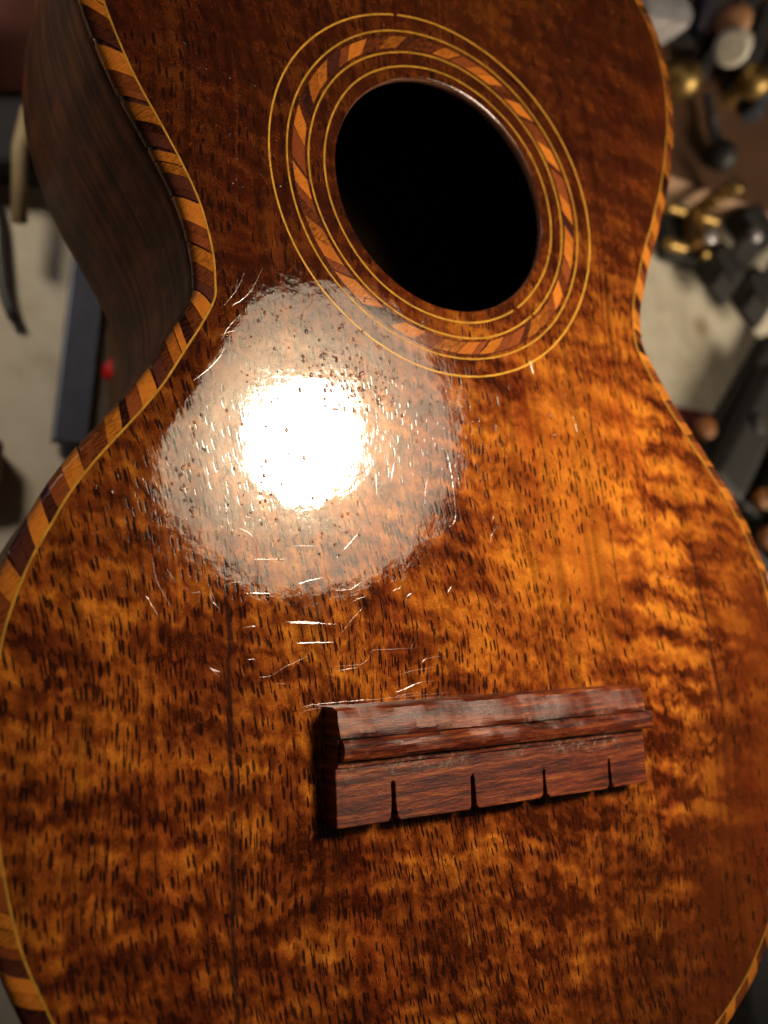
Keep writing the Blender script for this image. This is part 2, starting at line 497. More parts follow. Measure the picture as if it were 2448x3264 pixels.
def lathe(name, a, b, prof, mat, parent=None, seg=28):
    """profile [(t along a-b in mm, radius)] turned about the axis a-b"""
    a = Vector(a); b = Vector(b); ax = (b - a).normalized()
    u = ax.orthogonal().normalized(); w = ax.cross(u)
    v = []; f = []
    for t, r in prof:
        for k in range(seg):
            an = 2 * math.pi * k / seg
            v.append(a + ax * t + (u * math.cos(an) + w * math.sin(an)) * max(r, 0.001))
    for i in range(len(prof) - 1):
        for k in range(seg):
            k2 = (k + 1) % seg
            f.append((i * seg + k, i * seg + k2, (i + 1) * seg + k2, (i + 1) * seg + k))
    if prof[0][1] > 0.01 and not name.startswith(("shade", "lamp_shade")): f.append(tuple(range(seg - 1, -1, -1)))
    if prof[-1][1] > 0.01 and not name.startswith(("shade", "lamp_shade")): f.append(tuple(range((len(prof) - 1) * seg, len(prof) * seg)))
    o = mesh(name, v, f, mat, parent, True)
    m = o.modifiers.new("edge", 'EDGE_SPLIT'); m.split_angle = math.radians(40)
    return o


def ball(r, n=8, t0=0.0):
    return [(t0 + r - r * math.cos(math.pi * i / n), r * math.sin(math.pi * i / n)) for i in range(n + 1)]


def tube(name, pts, r, mat, parent=None, seg=10):
    v = []; f = []
    P = [Vector(p) for p in pts]
    for i, p in enumerate(P):
        d = (P[min(i + 1, len(P) - 1)] - P[max(i - 1, 0)]).normalized()
        u = d.cross(Vector((0, 0, 1)));  u = u.normalized() if u.length > 1e-4 else Vector((1, 0, 0))
        w = d.cross(u)
        for k in range(seg):
            an = 2 * math.pi * k / seg
            v.append(p + (u * math.cos(an) + w * math.sin(an)) * r)
    for i in range(len(P) - 1):
        for k in range(seg):
            k2 = (k + 1) % seg
            f.append((i * seg + k, i * seg + k2, (i + 1) * seg + k2, (i + 1) * seg + k))
    f.append(tuple(range(seg - 1, -1, -1))); f.append(tuple(range((len(P) - 1) * seg, len(P) * seg)))
    return mesh(name, v, f, mat, parent)


def catmull(pts, step, closed=False):
    P = [Vector(p) for p in pts]; n = len(P); out = []
    rng = n if closed else n - 1
    for i in range(rng):
        p0 = P[(i - 1) % n] if closed or i > 0 else P[0]
        p1 = P[i]; p2 = P[(i + 1) % n]
        p3 = P[(i + 2) % n] if closed or i + 2 < n else P[-1]
        m = max(2, int((p2 - p1).length / (step * 0.25)))
        for k in range(m):
            t = k / m
            out.append(0.5 * ((2 * p1) + (p2 - p0) * t + (2 * p0 - 5 * p1 + 4 * p2 - p3) * t * t + (3 * p1 - p0 - 3 * p2 + p3) * t ** 3))
    if not closed: out.append(P[-1])
    # even spacing
    L = [0.0]; Q = out + ([out[0]] if closed else [])
    for a, b in zip(Q, Q[1:]): L.append(L[-1] + (b - a).length)
    cnt = int(round(L[-1] / step)); res = []; j = 0
    for k in range(cnt if closed else cnt + 1):
        s = L[-1] * k / cnt
        while j < len(L) - 2 and L[j + 1] < s: j += 1
        t = (s - L[j]) / max(1e-9, L[j + 1] - L[j])
        res.append(Q[j].lerp(Q[j + 1], t))
    return res, L[-1]


# ------------------------------------------------------------------ the bench
BZ = -180.0
bench = prism("workbench_top", [(-700, -900), (1300, -900), (1300, 1100), (-700, 1100)], BZ - 40, BZ, MAT['bench'], None, 2)
tag(bench, kind='structure')

# ------------------------------------------------------------------ the ukulele
DEPTH = 62.0
LEFT = [(-66.4, 21.0), (-63.5, 13.0), (-60.7, 6.9), (-57.4, 1.0), (-54.0, -5.4), (-51.4, -11.1), (-49.7, -17.1), (-48.9, -22.0),
        (-48.8, -26.1), (-49.0, -29.0), (-50.9, -33.0), (-54.3, -38.6), (-58.2, -44.9), (-62.0, -49.8), (-65.7, -54.1), (-69.2, -58.3),
        (-72.6, -63.0), (-75.2, -67.6), (-77.8, -72.4), (-79.7, -77.0), (-81.2, -81.5), (-82.1, -85.4), (-83.0, -92), (-83.3, -100),
        (-82.9, -107), (-82.1, -113.2), (-81.0, -119.7), (-79.8, -125.0), (-78.4, -129.2), (-76.0, -135.0), (-73.0, -142), (-69.4, -149),
        (-64.5, -156), (-58.0, -163), (-50, -168.4), (-40, -173), (-27, -176.8), (-13, -178.6)]
RIGHTP = [(62.5, 65.3), (65.0, 61.8), (67.3, 56.8), (68.6, 51.2), (69.4, 44.7), (69.3, 39.0), (68.4, 31.8), (66.8, 25.9), (65.1, 20.0),
          (63.0, 14.2), (61.0, 9.8), (58.7, 4.5), (55.1, -2.6), (52.1, -9.9), (50.0, -15.5), (49.2, -19.9), (49.1, -25.1), (50.2, -28.6),
          (53.1, -33.5), (56.2, -38.4), (60.3, -44.0), (65.8, -51.2), (71.2, -58.4), (76.4, -66.0), (79.9, -73.6), (81.8, -78.8), (83.0, -86),
          (83.6, -94), (83.6, -102), (83.0, -110), (82.0, -117.5), (80.4, -125), (78.0, -133), (75.2, -140.5), (72.4, -147), (69.5, -152.8),
          (63.6, -159.1), (58.2, -163.5), (50.9, -167.9), (40, -172.8), (27, -176.8), (13, -178.6)]
LTOP = [(-68.6, 30.0), (-69.4, 38.0), (-69.3, 46), (-68.2, 54), (-65.6, 61), (-61.5, 67), (-55, 72.8), (-46, 77.6), (-34, 81.2), (-20, 83.4)]
RTOP = [(20, 83.4), (34, 81.2), (46, 77.6), (55, 72.6)]
loop_pts = [(0, -179.2)] + RIGHTP[::-1] + RTOP[::-1] + [(0, 84.2)] + LTOP[::-1] + LEFT
OUT, PERIM = catmull([(p[0], p[1], 0) for p in loop_pts], 1.0, True)
NO = len(OUT)
NRM = []
for i in range(NO):
    d = Vector((0, 0, 0))
    for k in (1, 2):
        d += OUT[(i + k) % NO] - OUT[(i - k) % NO]
    d.normalize()
    NRM.append(Vector((d.y, -d.x, 0)))      # outward (curve runs counter-clockwise)


def sample(s):
    s = (s / PERIM * NO) % NO
    i = int(s); t = s - i; j = (i + 1) % NO
    return OUT[i].lerp(OUT[j], t), NRM[i].lerp(NRM[j], t).normalized()


uke = empty("ukulele", (0, -50, -DEPTH), "old koa ukulele with rope-pattern binding, ringed sound hole and stringless bridge", "ukulele")


def drop(d):      # fall of the soundboard towards its edge, d = distance inside the purfling
    return -((6.5 - d) ** 2) / 110.0 if d < 6.5 else 0.0


# soundboard: rounded margin, flat field with the hole cut through it
import bmesh
HOLE = 24.6
bm = bmesh.new()
rings = []
for d in (-0.15, 0.4, 1.3, 2.2, 3.3, 4.6, 6.5, 8.5):
    rings.append([bm.verts.new(((OUT[i] - NRM[i] * d).x * MM, (OUT[i] - NRM[i] * d).y * MM, drop(d) * MM)) for i in range(0, NO, 2)])
m = len(rings[0])
for a, b in zip(rings, rings[1:]):
    for i in range(m):
        bm.faces.new((a[i], a[(i + 1) % m], b[(i + 1) % m], b[i]))
HS = 128
hr = []
for r, z in ((26.0, 0.0), (25.0, 0.0), (24.75, -0.06), (HOLE, -0.25)):
    hr.append([bm.verts.new((r * math.cos(2 * math.pi * k / HS) * MM, r * math.sin(2 * math.pi * k / HS) * MM, z * MM)) for k in range(HS)])
for a, b in zip(hr, hr[1:]):
    for i in range(HS):
        bm.faces.new((a[i], a[(i + 1) % HS], b[(i + 1) % HS], b[i]))
ed = [bm.edges.get((rings[-1][i], rings[-1][(i + 1) % m])) for i in range(m)] + [bm.edges.get((hr[0][i], hr[0][(i + 1) % HS])) for i in range(HS)]
bmesh.ops.triangle_fill(bm, edges=ed, use_beauty=True)
bmesh.ops.recalc_face_normals(bm, faces=bm.faces)
if sum(f.normal.z for f in bm.faces) < 0: bmesh.ops.reverse_faces(bm, faces=bm.faces)
for f in bm.faces: f.smooth = True
me = bpy.data.meshes.new("soundboard"); bm.to_mesh(me); bm.free()
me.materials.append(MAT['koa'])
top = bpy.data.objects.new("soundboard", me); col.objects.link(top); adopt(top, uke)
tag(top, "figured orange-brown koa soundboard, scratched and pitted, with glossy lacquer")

# wall of the sound hole
v = []; f = []
for r, z in ((HOLE + 0.02, -0.2), (HOLE - 0.15, -0.7), (HOLE - 0.05, -1.5), (HOLE + 0.3, -2.0)):
    for k in range(HS):
        an = 2 * math.pi * k / HS
        v.append((r * math.cos(an), r * math.sin(an), z))
for i in range(3):
    for k in range(HS):
        f.append((i * HS + k, i * HS + (k + 1) % HS, (i + 1) * HS + (k + 1) % HS, (i + 1) * HS + k))
mesh("hole_edge", v, f, MAT['rim'], top)
# underside of the soundboard
v = []; f = []
for i in range(0, NO, 4):
    p = OUT[i] - NRM[i] * 0.5; v.append((p.x, p.y, -2.6))

# rim (sides) and back
def ribbon(name, rows, mat, parent, stepi=2, close=True):
    vv = []; ff = []; uu = []
    idx = list(range(0, NO, stepi)); n = len(idx)
    for (o, z) in rows:
        for i in idx:
            p = OUT[i] + NRM[i] * o
            vv.append((p.x, p.y, z)); uu.append((i * PERIM / NO / 100, -z / 100))
    for r in range(len(rows) - 1):
        for i in range(n):
            j = (i + 1) % n
            ff.append((r * n + i, r * n + j, (r + 1) * n + j, (r + 1) * n + i))
    return mesh(name, vv, ff, mat, parent, True, uu, True)


ribbon("sides", [(0.3, -2.9), (2.7, -3.05), (2.8, -6), (2.7, -20), (2.5, -40), (2.4, -DEPTH + 1.2), (1.8, -DEPTH + 0.3), (0.6, -DEPTH), (-2, -DEPTH), (-2, -4), (0.3, -2.9)], MAT['side'], uke)
poly = [(OUT[i] + NRM[i] * 0.2) for i in range(0, NO, 3)]
prism("back", [(p.x, p.y) for p in poly], -DEPTH - 2.4, -DEPTH + 0.4, MAT['inside'], uke, 0)

# purfling line and binding
def strip_along(name, rows, mat, parent, s0=0.0, s1=None, step=1.0, skew=0.0, cap=True):
    """rows [(outward offset, z)], closed section swept from s0 to s1 along the outline; skew shifts s across the section"""
    vv = []; ff = []
    s1 = PERIM if s1 is None else s1
    n = max(1, int(round((s1 - s0) / step))); R = len(rows)
    for i in range(n + 1):
        for k, (o, z) in enumerate(rows):
            sh = skew * (o - rows[0][0] + 0.6 * (rows[0][1] - z))
            p, nn = sample(s0 + (s1 - s0) * i / n + sh)
            q = p + nn * o
            vv.append((q.x, q.y, z))
    for i in range(n):
        for k in range(R):
            k2 = (k + 1) % R
            ff.append((i * R + k, i * R + k2, (i + 1) * R + k2, (i + 1) * R + k))
    if cap:
        ff.append(tuple(range(R))); ff.append(tuple(range(n * R + R - 1, n * R - 1, -1)))
    return crisp(mesh(name, vv, ff, mat, parent))


zp = drop(0)
strip_along("purfling_line", [(-0.17, drop(0.17) - 0.4), (-0.17, drop(0.17) + 0.03), (0.0, zp + 0.035), (0.17, zp + 0.01), (0.17, zp - 0.5)], MAT['yellow'], uke, 0, PERIM, 1.0, 0, False)
binding = strip_along("binding", [(0.15, zp - 0.22), (1.5, zp - 0.36), (2.5, zp - 0.62), (2.9, zp - 1.2), (3.1, -2.2), (3.1, -2.95), (0.2, -2.95)], MAT['dark'], uke, 0, PERIM, 1.5, 0, False)
PER = PERIM / round(PERIM / 9.15)
nb = int(round(PERIM / PER))
sec = [(0.19, zp - 0.5), (0.19, zp - 0.01), (1.5, zp - 0.12), (2.5, zp - 0.36), (3.05, zp - 0.80), (3.35, zp - 1.45), (3.4, -2.6), (3.3, -3.1), (2.6, -3.1)]
for i in range(nb):
    s = i * PER + random.uniform(-0.5, 0.5)
    w = 3.9 + random.uniform(-0.7, 0.7)
    sk = -0.75 + random.uniform(-0.2, 0.2)
    if random.random() < 0.4:
        c_ = s + w * random.uniform(0.3, 0.7)
        strip_along("binding_block", sec, MAT['b_orange'], binding, s, c_ - 0.12, 1.2, sk)
        strip_along("binding_block", sec, MAT['b_orange' if random.random() < 0.6 else 'b_amber'], binding, c_ + 0.12, s + w, 1.2, sk)
    else:
        strip_along("binding_block", sec, MAT['b_orange'], binding, s, s + w, 1.2, sk)
    # the dark gap is filled by a reddish and an almost black piece
    g0 = s + w + 0.08; g1 = (i + 1) * PER - 0.45
    cut = random.uniform(0.35, 0.7)
    gm = g0 + (g1 - g0) * cut
    strip_along("binding_block", [(o - 0.02, z - 0.02) for o, z in sec], MAT['b_mid'] if random.random() < 0.8 else MAT['b_dark'], binding, g0, gm, 1.2, sk)
    strip_along("binding_block", [(o - 0.02, z - 0.02) for o, z in sec], MAT['b_mid' if random.random() < 0.5 else 'b_dark'], binding, gm + 0.08, g1, 1.2, sk)

# rosette
def arc_strip(name, r0, r1, a0, a1, z0, z1, mat, parent, step=2.0, wob=0.0, skew=0.0, closed=False):
    n = max(1, int(round(abs(a1 - a0) / step)))
    vv = []; ff = []
    rows = ((r0, z0), (r0, z1), ((r0 + r1) / 2, z1), (r1, z1), (r1, z0))
    R = len(rows)
    for i in range(n + 1):
        for (r, z) in rows:
            a = math.radians(a0 + (a1 - a0) * i / n + skew * (r - r0))
            ww = wob * (math.sin(3.1 * a + r0) + 0.6 * math.sin(7.3 * a + 2 * r0))
            vv.append(((r + ww) * math.cos(a), (r + ww) * math.sin(a), z))
    for i in range(n):
        for k in range(R - 1):
            ff.append((i * R + k, i * R + k + 1, (i + 1) * R + k + 1, (i + 1) * R + k))
    ff.append(tuple(range(R))); ff.append(tuple(range(n * R + R - 1, n * R - 1, -1)))
    return crisp(mesh(name, vv, ff, mat, parent))


for r, gaps in ((38.0, (103.5,)), (34.5, ()), (30.1, (-50,)), (27.0, (-56,))):
    if gaps:
        gp = gaps[0]; hw = 0.7 if gp > 0 else 0.8
        if r < 28: hw = 1.5
        a0, a1 = gp + hw, gp + 360 - hw
    else:
        a0, a1 = 5, 364.6
    arc_strip("rosette_ring", r - 0.175, r + 0.175, a0, a1, -0.3, 0.03, MAT['yellow'], top, 2.0, 0.07)
band = arc_strip("rosette_band", 30.75, 33.65, 2, 361.98, -0.3, 0.008, MAT['band'], top, 2.0, 0.03)
for k in range(18):
    a = 6 + k * 20 + random.uniform(-2, 2)
    da = random.uniform(6.0, 9.5)
    sk = -2.3 + random.uniform(-0.5, 0.4)
    arc_strip("rosette_block", 30.95, 33.4, a, a + da, -0.3, 0.022, MAT['orange'], band, 2.5, 0.03, sk)
    if random.random() < 0.85:
        b0 = a + da + 0.35; b1 = b0 + random.uniform(3.5, 7)
        arc_strip("rosette_block", 30.95, 33.4, b0, b1, -0.3, 0.020, MAT['amberwood' if random.random() < 0.6 else 'mid'], band, 2.5, 0.03, sk)
    else:
        b1 = a + da
    if a + 20 - b1 > 3:
        arc_strip("rosette_block", 30.95, 33.4, b1 + 0.35, a + 18.6, -0.3, 0.018, MAT['mid' if random.random() < 0.75 else 'dark'], band, 2.5, 0.03, sk)

# bridge: front moulding, saddle strip and slotted tail block
BR = math.radians(-1.6)
def brot(x, y):
    cy = -108.8
    return (x * math.cos(BR) - (y - cy) * math.sin(BR), cy + x * math.sin(BR) + (y - cy) * math.cos(BR))


def xprof(name, prof, x0, x1, mat, parent, n=44, amp=0.10):
    """closed (y, z) section run along the bridge with hand-worn edges"""
    vv = []; ff = []; R = len(prof)
    rnd = random.Random(hash(name) % 97 if False else len(name))
    ph = [(rnd.uniform(0, 6), rnd.uniform(0.1, 0.5)) for _ in range(R)]
    for i in range(n + 1):
        x = x0 + (x1 - x0) * i / n
        for k, (y, z) in enumerate(prof):
            wv = amp * (math.sin(x * ph[k][1] + ph[k][0]) * 0.6 + rnd.uniform(-0.35, 0.35)) if z > 0.5 else 0
            xx, yy = brot(x + (rnd.uniform(-.15, .15) if i in (0, n) else 0), y + wv * 0.5)
            vv.append((xx, yy, z + wv))
    for i in range(n):
        for k in range(R):
            k2 = (k + 1) % R
            ff.append((i * R + k, i * R + k2, (i + 1) * R + k2, (i + 1) * R + k))
    ff.append(tuple(range(R))); ff.append(tuple(range(n * R + R - 1, n * R - 1, -1)))
    o = mesh(name, vv, ff, mat, parent)
    mm_ = o.modifiers.new("edge", 'EDGE_SPLIT'); mm_.split_angle = math.radians(32)
    return o


bridge = xprof("bridge", [(-98.9, -0.05), (-99.0, 3.6), (-99.2, 4.6), (-99.6, 5.1), (-101.2, 5.75), (-103.2, 6.2), (-103.8, 6.1), (-104.0, 5.5), (-108.4, 5.0), (-108.4, -0.05)], -33.6, 33.0, MAT['bridge'], uke, 80, 0.3)
tag(bridge, "worn reddish rosewood bridge with four empty string slots")
xprof("saddle", [(-104.05, 5.0), (-104.1, 6.3), (-104.6, 6.9), (-105.5, 7.0), (-106.8, 6.7), (-107.3, 6.2), (-107.4, 5.0), (-107.4, 2.0), (-104.05, 2.0)], -33.3, 34.3, MAT['bridge'], bridge, 80, 0.24)
# comb-shaped tail block
poly = [(-33.9, -108.0), (-33.9, -117.6)]
for sx, ty, hw in ((-23.4, -111.4, 0.38), (-7.6, -111.9, 0.34), (8.1, -112.7, 0.30), (24.0, -112.3, 0.24)):
    j1, j2 = random.uniform(-.12, .12), random.uniform(-.12, .12)
    poly += [(sx - 1.0 + j1, -117.7), (sx - hw * 1.5, -117.0), (sx - hw * 1.1 + j2, -114.5), (sx - hw, ty - 0.4), (sx + j1, ty),
             (sx + hw * 0.9, ty - 0.4), (sx + hw + j1, -114.5), (sx + hw * 1.5, -117.0), (sx + 0.95 + j2, -117.7)]
poly += [(33.4, -117.6), (33.6, -108.0)]
poly = [brot(x, y + (0.05 * math.sin(x))) for x, y in poly]
tb = prism("tail_block", poly, -0.05, 4.6, MAT['bridge'], bridge, 0)
bevel(tb, 0.85, 3, 50)

# lacquer scratches, cracks and pits: low ridges of the same lacquered wood
def za(p): return ((400 + p[0] / 1.3825) / 1.47559, (800 + p[1] / 1.3825) / 1.47559)
def zb(p): return ((600 + p[0] / 2.074) / 1.47559, (1800 + p[1] / 2.074) / 1.47559)
def zc(p): return ((1400 + p[0] / 1.583) / 1.47559, (1200 + p[1] / 1.583) / 1.47559)
def zf(p): return (p[0] / 1.47559, p[1] / 1.47559)
SA = [[(612,55),(560,160),(510,215),(470,240)],[(540,40),(500,150),(430,245)],[(510,275),(450,340),(420,400)],[(490,345),(420,370)],[(440,425),(395,490),(300,572)],
      [(500,90),(480,190)],[(605,420),(570,520),(600,700),(605,870)],[(825,165),(820,230),(780,280),(770,350)],[(855,205),(815,235)],[(720,430),(690,490)],
      [(860,770),(890,830),(910,950),(935,1090)],[(855,1070),(865,1300),(890,1450),(915,1490),(1000,1480),(1050,1445)],[(1045,940),(1100,970),(1110,1080),(1135,1210)],
      [(1375,825),(1410,870),(1440,1000),(1455,1170),(1425,1220)],[(1410,985),(1335,1010),(1320,1100),(1325,1190),(1355,1220)],[(1185,930),(1170,1010)],
      [(1025,1245),(970,1310),(920,1365)],[(980,830),(1015,855)],[(1015,795),(1050,825)],[(700,890),(715,950)],[(480,940),(560,950)],[(600,1018),(675,1018)],
      [(450,990),(440,1130),(480,1290)],[(500,1220),(550,1250),(580,1320),(585,1480)],[(735,1300),(860,1300)],[(530,1360),(720,1358)],[(430,1475),(520,1455)],
      [(520,1508),(630,1512)],[(1090,1340),(1070,1365)],[(1050,1420),(1065,1370)],[(1350,1345),(1370,1440)],[(1640,1190),(1605,1280)],[(115,1345),(135,1450),(200,1570)],
      [(90,1520),(150,1620)],[(180,1400),(220,1460)],[(720,1640),(930,1645)],[(370,1490),(410,1580)],[(830,620),(838,660)],[(760,670),(730,700),(722,770)],
      [(1030,1055),(1068,1060)],[(985,955),(975,1020)],[(860,180),(900,230)],[(660,1130),(680,1210)],[(800,690),(830,760)]]
SB = [[(945,700),(990,675),(1140,660),(1190,625),(1220,570),(1290,565),(1530,550)],[(980,705),(1130,680)],[(1390,730),(1480,705),(1560,690),(1659,680)],
      [(1530,680),(1560,630),(1659,610),(1720,610)],[(1370,845),(1440,820),(1530,780),(1630,765)],[(1370,870),(1545,840)],[(470,745),(550,735),(620,690),(700,650),(790,605)],
      [(565,790),(655,790)],[(385,628),(445,625)],[(655,380),(780,380),(960,395)],[(710,520),(960,515)],[(590,280),(700,150),(790,110),(890,85)],[(1155,280),(1080,370),(985,490)],
      [(905,0),(925,110),(960,165),(1060,165),(1110,140),(1165,85),(1175,0)],[(145,140),(150,230),(210,295)],[(150,690),(215,755)],[(1485,185),(1445,220),(1435,325)],
      [(720,965),(800,930),(1000,910),(1300,885),(1659,850),(2000,800)],[(310,500),(370,610)],[(0,190),(95,182)],[(235,130),(355,110)],[(385,192),(540,192)],[(460,0),(455,200)],
      [(730,985),(830,955),(930,950)],[(360,420),(445,405)]]
SC = [[(260,870),(265,800),(310,750)],[(270,740),(300,690),(520,675)],[(290,825),(460,830)],[(270,1165),(320,1130)],[(0,1418),(100,1400)],[(340,1470),(380,1440),(560,1440)],
      [(1200,380),(1210,480)],[(40,1100),(60,1060)]]
SF = [[(1970,950),(1985,1060),(2008,1150)],[(1975,1065),(1990,1150),(2020,1222)],[(1905,420),(1950,490)],[(1980,500),(2020,570)],[(1750,330),(1790,380)],[(420,60),(450,52)],[(1150,960),(1190,940)],
      [(560,300),(520,330)],[(640,420),(700,400)],[(1925,560),(1990,650)],[(1670,1130),(1640,1180)],[(1690,1150),(1700,1195)]]
def inside(x, y):
    best = min(range(NO), key=lambda i: (OUT[i].x - x) ** 2 + (OUT[i].y - y) ** 2)
    return (OUT[best] - Vector((x, y, 0))).dot(NRM[best]) > 7.0
vv = []; ff = []
def scratch(pts, w, h):
    P = [Vector((p[0], p[1], 0)) for p in pts]
    P, L = catmull(P, 0.35)
    n = len(P)
    if n < 3: return
    b = len(vv)
    for i, p in enumerate(P):
        d = (P[min(i + 1, n - 1)] - P[max(i - 1, 0)]).normalized()
        s = Vector((-d.y, d.x, 0))
        e = min(1.0, 0.15 + 3.0 * min(i, n - 1 - i) / n) * random.uniform(0.6, 1.2)
        j = Vector((random.uniform(-.05, .05), random.uniform(-.05, .05), 0))
        for q, z in ((-1.0, -0.01), (-0.45, 0.7), (0.0, 1.0), (0.45, 0.7), (1.0, -0.01)):
            c = p + j + s * (q * w * 0.5 * e)
            vv.append((c.x, c.y, z * h * e))
    for i in range(n - 1):
        for k in range(4):
            ff.append((b + i * 5 + k, b + i * 5 + k + 1, b + i * 5 + 5 + k + 1, b + i * 5 + 5 + k))
for S_, fn in ((SA, za), (SB, zb), (SC, zc), (SF, zf)):
    for pl in S_:
        scratch([at(*fn(p), 0) for p in pl], random.uniform(0.15, 0.26), random.uniform(0.014, 0.024) if S_ is SB else random.uniform(0.008, 0.022))
for _ in range(60):      # finer stray scratches
    a = random.uniform(0, 6.28); x = random.uniform(-60, 50); y = random.uniform(-100, -20)
    if math.hypot(x, y) < 40 or not inside(x, y): continue
    l = random.uniform(1.5, 6)
    scratch([(x, y), (x + l * 0.5 * math.cos(a) + random.uniform(-.6, .6), y + l * 0.5 * math.sin(a)), (x + l * math.cos(a), y + l * math.sin(a))], random.uniform(0.10, 0.16), random.uniform(0.006, 0.015))
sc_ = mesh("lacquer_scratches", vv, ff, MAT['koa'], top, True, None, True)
for p in sc_.data.polygons:
    if p.normal.z < 0: p.flip()
tag(sc_, kind='stuff')
vv = []; ff = []
def pit(x, y, r, h):
    if math.hypot(x, y) < 25.5 or not inside(x, y): return
    b = len(vv); n = 8; a0 = random.uniform(0, 1); ex = random.uniform(0.7, 1.5)
    for k in range(n):
        an = a0 + 2 * math.pi * k / n
        vv.append((x + r * math.cos(an), y + r * ex * math.sin(an), -0.005))
    for k in range(n):
        an = a0 + 2 * math.pi * k / n
        vv.append((x + 0.55 * r * math.cos(an), y + 0.55 * r * ex * math.sin(an), h * 0.75))
    vv.append((x, y, h))
    for k in range(n):
        k2 = (k + 1) % n
        ff.append((b + k, b + k2, b + n + k2, b + n + k)); ff.append((b + n + k, b + n + k2, b + 2 * n))
for (cx, cy, sx, sy, n) in ((1000, 560, 110, 90, 110), (930, 350, 120, 70, 30), (1150, 650, 70, 60, 30), (620, 260, 60, 60, 12), (1400, 700, 120, 60, 26), (800, 1150, 220, 130, 45), (250, 900, 60, 250, 60), (650, 650, 150, 200, 30)):
    for _ in range(n):
        p = at(*za((random.gauss(cx, sx), random.gauss(cy, sy))), 0)
        pit(p.x, p.y, random.uniform(0.15, 0.36), random.uniform(0.06, 0.13))
for _ in range(240):
    pit(random.uniform(-58, -25), random.uniform(-45, 20), random.uniform(0.09, 0.20), random.uniform(0.04, 0.10))
for _ in range(200):
    x, y = random.uniform(-66, 66), random.uniform(-140, 45)
    if abs(x) > 44 and -60 < y < 10: continue
    pit(x, y, random.uniform(0.05, 0.15), random.uniform(0.02, 0.05))
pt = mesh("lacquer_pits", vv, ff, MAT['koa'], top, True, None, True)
for p in pt.data.polygons:
    if p.normal.z < 0: p.flip()
tag(pt, kind='stuff')

# neck stub beyond the frame
prism("neck", [(-19, 82), (19, 82), (17, 230), (-17, 230)], -22, 0.5, MAT['side'], uke, 5)
prism("fingerboard", [(-20, 58), (20, 58), (17.5, 230), (-17.5, 230)], 0.5, 4.0, MAT['ebony'], uke, 0.5) if False else None

# ------------------------------------------------------------------ support under the ukulele
cr = prism("support_block", [(-30, -150), (30, -150), (30, 50), (-30, 50)], BZ, -DEPTH - 2.5, MAT['brownwood'], None, 3)
tag(cr, "brown wooden block standing on the bench underneath the ukulele", "block")

# ------------------------------------------------------------------ work lamp that makes the round reflection
ax = (LAMP_AIM - LAMP).normalized()
lampo = empty("work_lamp", LAMP - ax * 60, "round-shaded work lamp shining down on the ukulele", "lamp")
ax2 = ((SPEC + Vector((2, -6, 0))) - LAMP).normalized()
lathe("bulb", LAMP - ax * 40, LAMP, [(0, 12), (12, 20), (26, 28), (36, 28), (39, 18), (39.3, 0.0)], MAT['bulb'], lampo, 20)
lathe("shade_lining", LAMP - ax2 * 45, LAMP + ax2 * 30, [(-0.5, 0), (0, 20), (20, 42), (42, 56), (72, 68)], MAT['shadein'], lampo, 28)
lathe("lamp_shade", LAMP - ax2 * 45, LAMP + ax2 * 30, [(72.8, 68.2), (72.8, 70.5), (42, 59), (20, 45), (-2, 24), (-4, 0)], MAT['shadeout'], lampo, 40)
tube("lamp_arm", [LAMP - ax2 * 44, LAMP - ax2 * 90 + Vector((0, 0, 30)), LAMP + Vector((160, 140, 160))], 6, MAT['shadeout'], lampo)

# ------------------------------------------------------------------ things on the bench, right of the ukulele
def base(pts): return (sum(p[0] for p in pts) / len(pts), sum(p[1] for p in pts) / len(pts))

BT = BZ + 18           # top of the board
e0 = at(1380, 352, BT); e1 = at(1700, 470, BT)
dv = (e1 - e0).normalized(); nv = Vector((-dv.y, dv.x, 0))
if nv.y < 0: nv = -nv
brd = empty("tool_board", ((e0.x + e1.x) / 2, (e0.y + e1.y) / 2, BZ), "dark brown board with a pale raw edge lying on the bench", "board")
q = [e0 - dv * 160, e1 + dv * 160, e1 + dv * 160 + nv * 420, e0 - dv * 160 + nv * 420]
prism("board_core", [(p.x, p.y) for p in q], BZ, BT - 0.8, MAT['boardedge'], brd, 0.6)
prism("board_face", [((p - nv * 0.6).x, (p - nv * 0.6).y) for p in q[:2]] + [(p.x, p.y) for p in q[2:]], BT - 0.8, BT, MAT['boardtop'], brd, 0.2)


def handle(px, py, r, mat, label, length=70, dimple=False, lift=36):
    c = at(px, py, BT + lift)
    view = (c - CAM); view.z = 0; view.normalize(); view = (view + Vector((0, 0, -0.45))).normalized()
    o = empty("chisel", (c.x, c.y, BT), label, "chisel", "chisels propped on the board")
    pr = [(0, 0), (0.0, r * 0.30), (0.8, r * 0.36), (0.2, r * 0.5), (0.6, r * 0.86), (2, r), (8, r * 0.98), (30, r * 0.8), (45, r * 0.9), (length, r * 0.55)] if dimple else \
         [(0, 0), (0.2, r * 0.5), (1.2, r * 0.86), (3.0, r), (10, r * 0.96), (30, r * 0.8), (45, r * 0.9), (length, r * 0.55)]
    lathe("grip", c, c + view, pr, mat, o)
    lathe("ferrule", c + view * (length - 3), c + view * 200, [(0, r * 0.6), (6, r * 0.55), (6.1, 0)], MAT['brass'], o, 16)
    return o


handle(1580, 103, 9.6, MAT['paleplastic'], "chisel with a dimpled ivory handle end, below the tan one", 70, True)
handle(1582, 48, 9.4, MAT['tanwood'], "chisel with a tan wooden handle end, above the ivory one", 60)

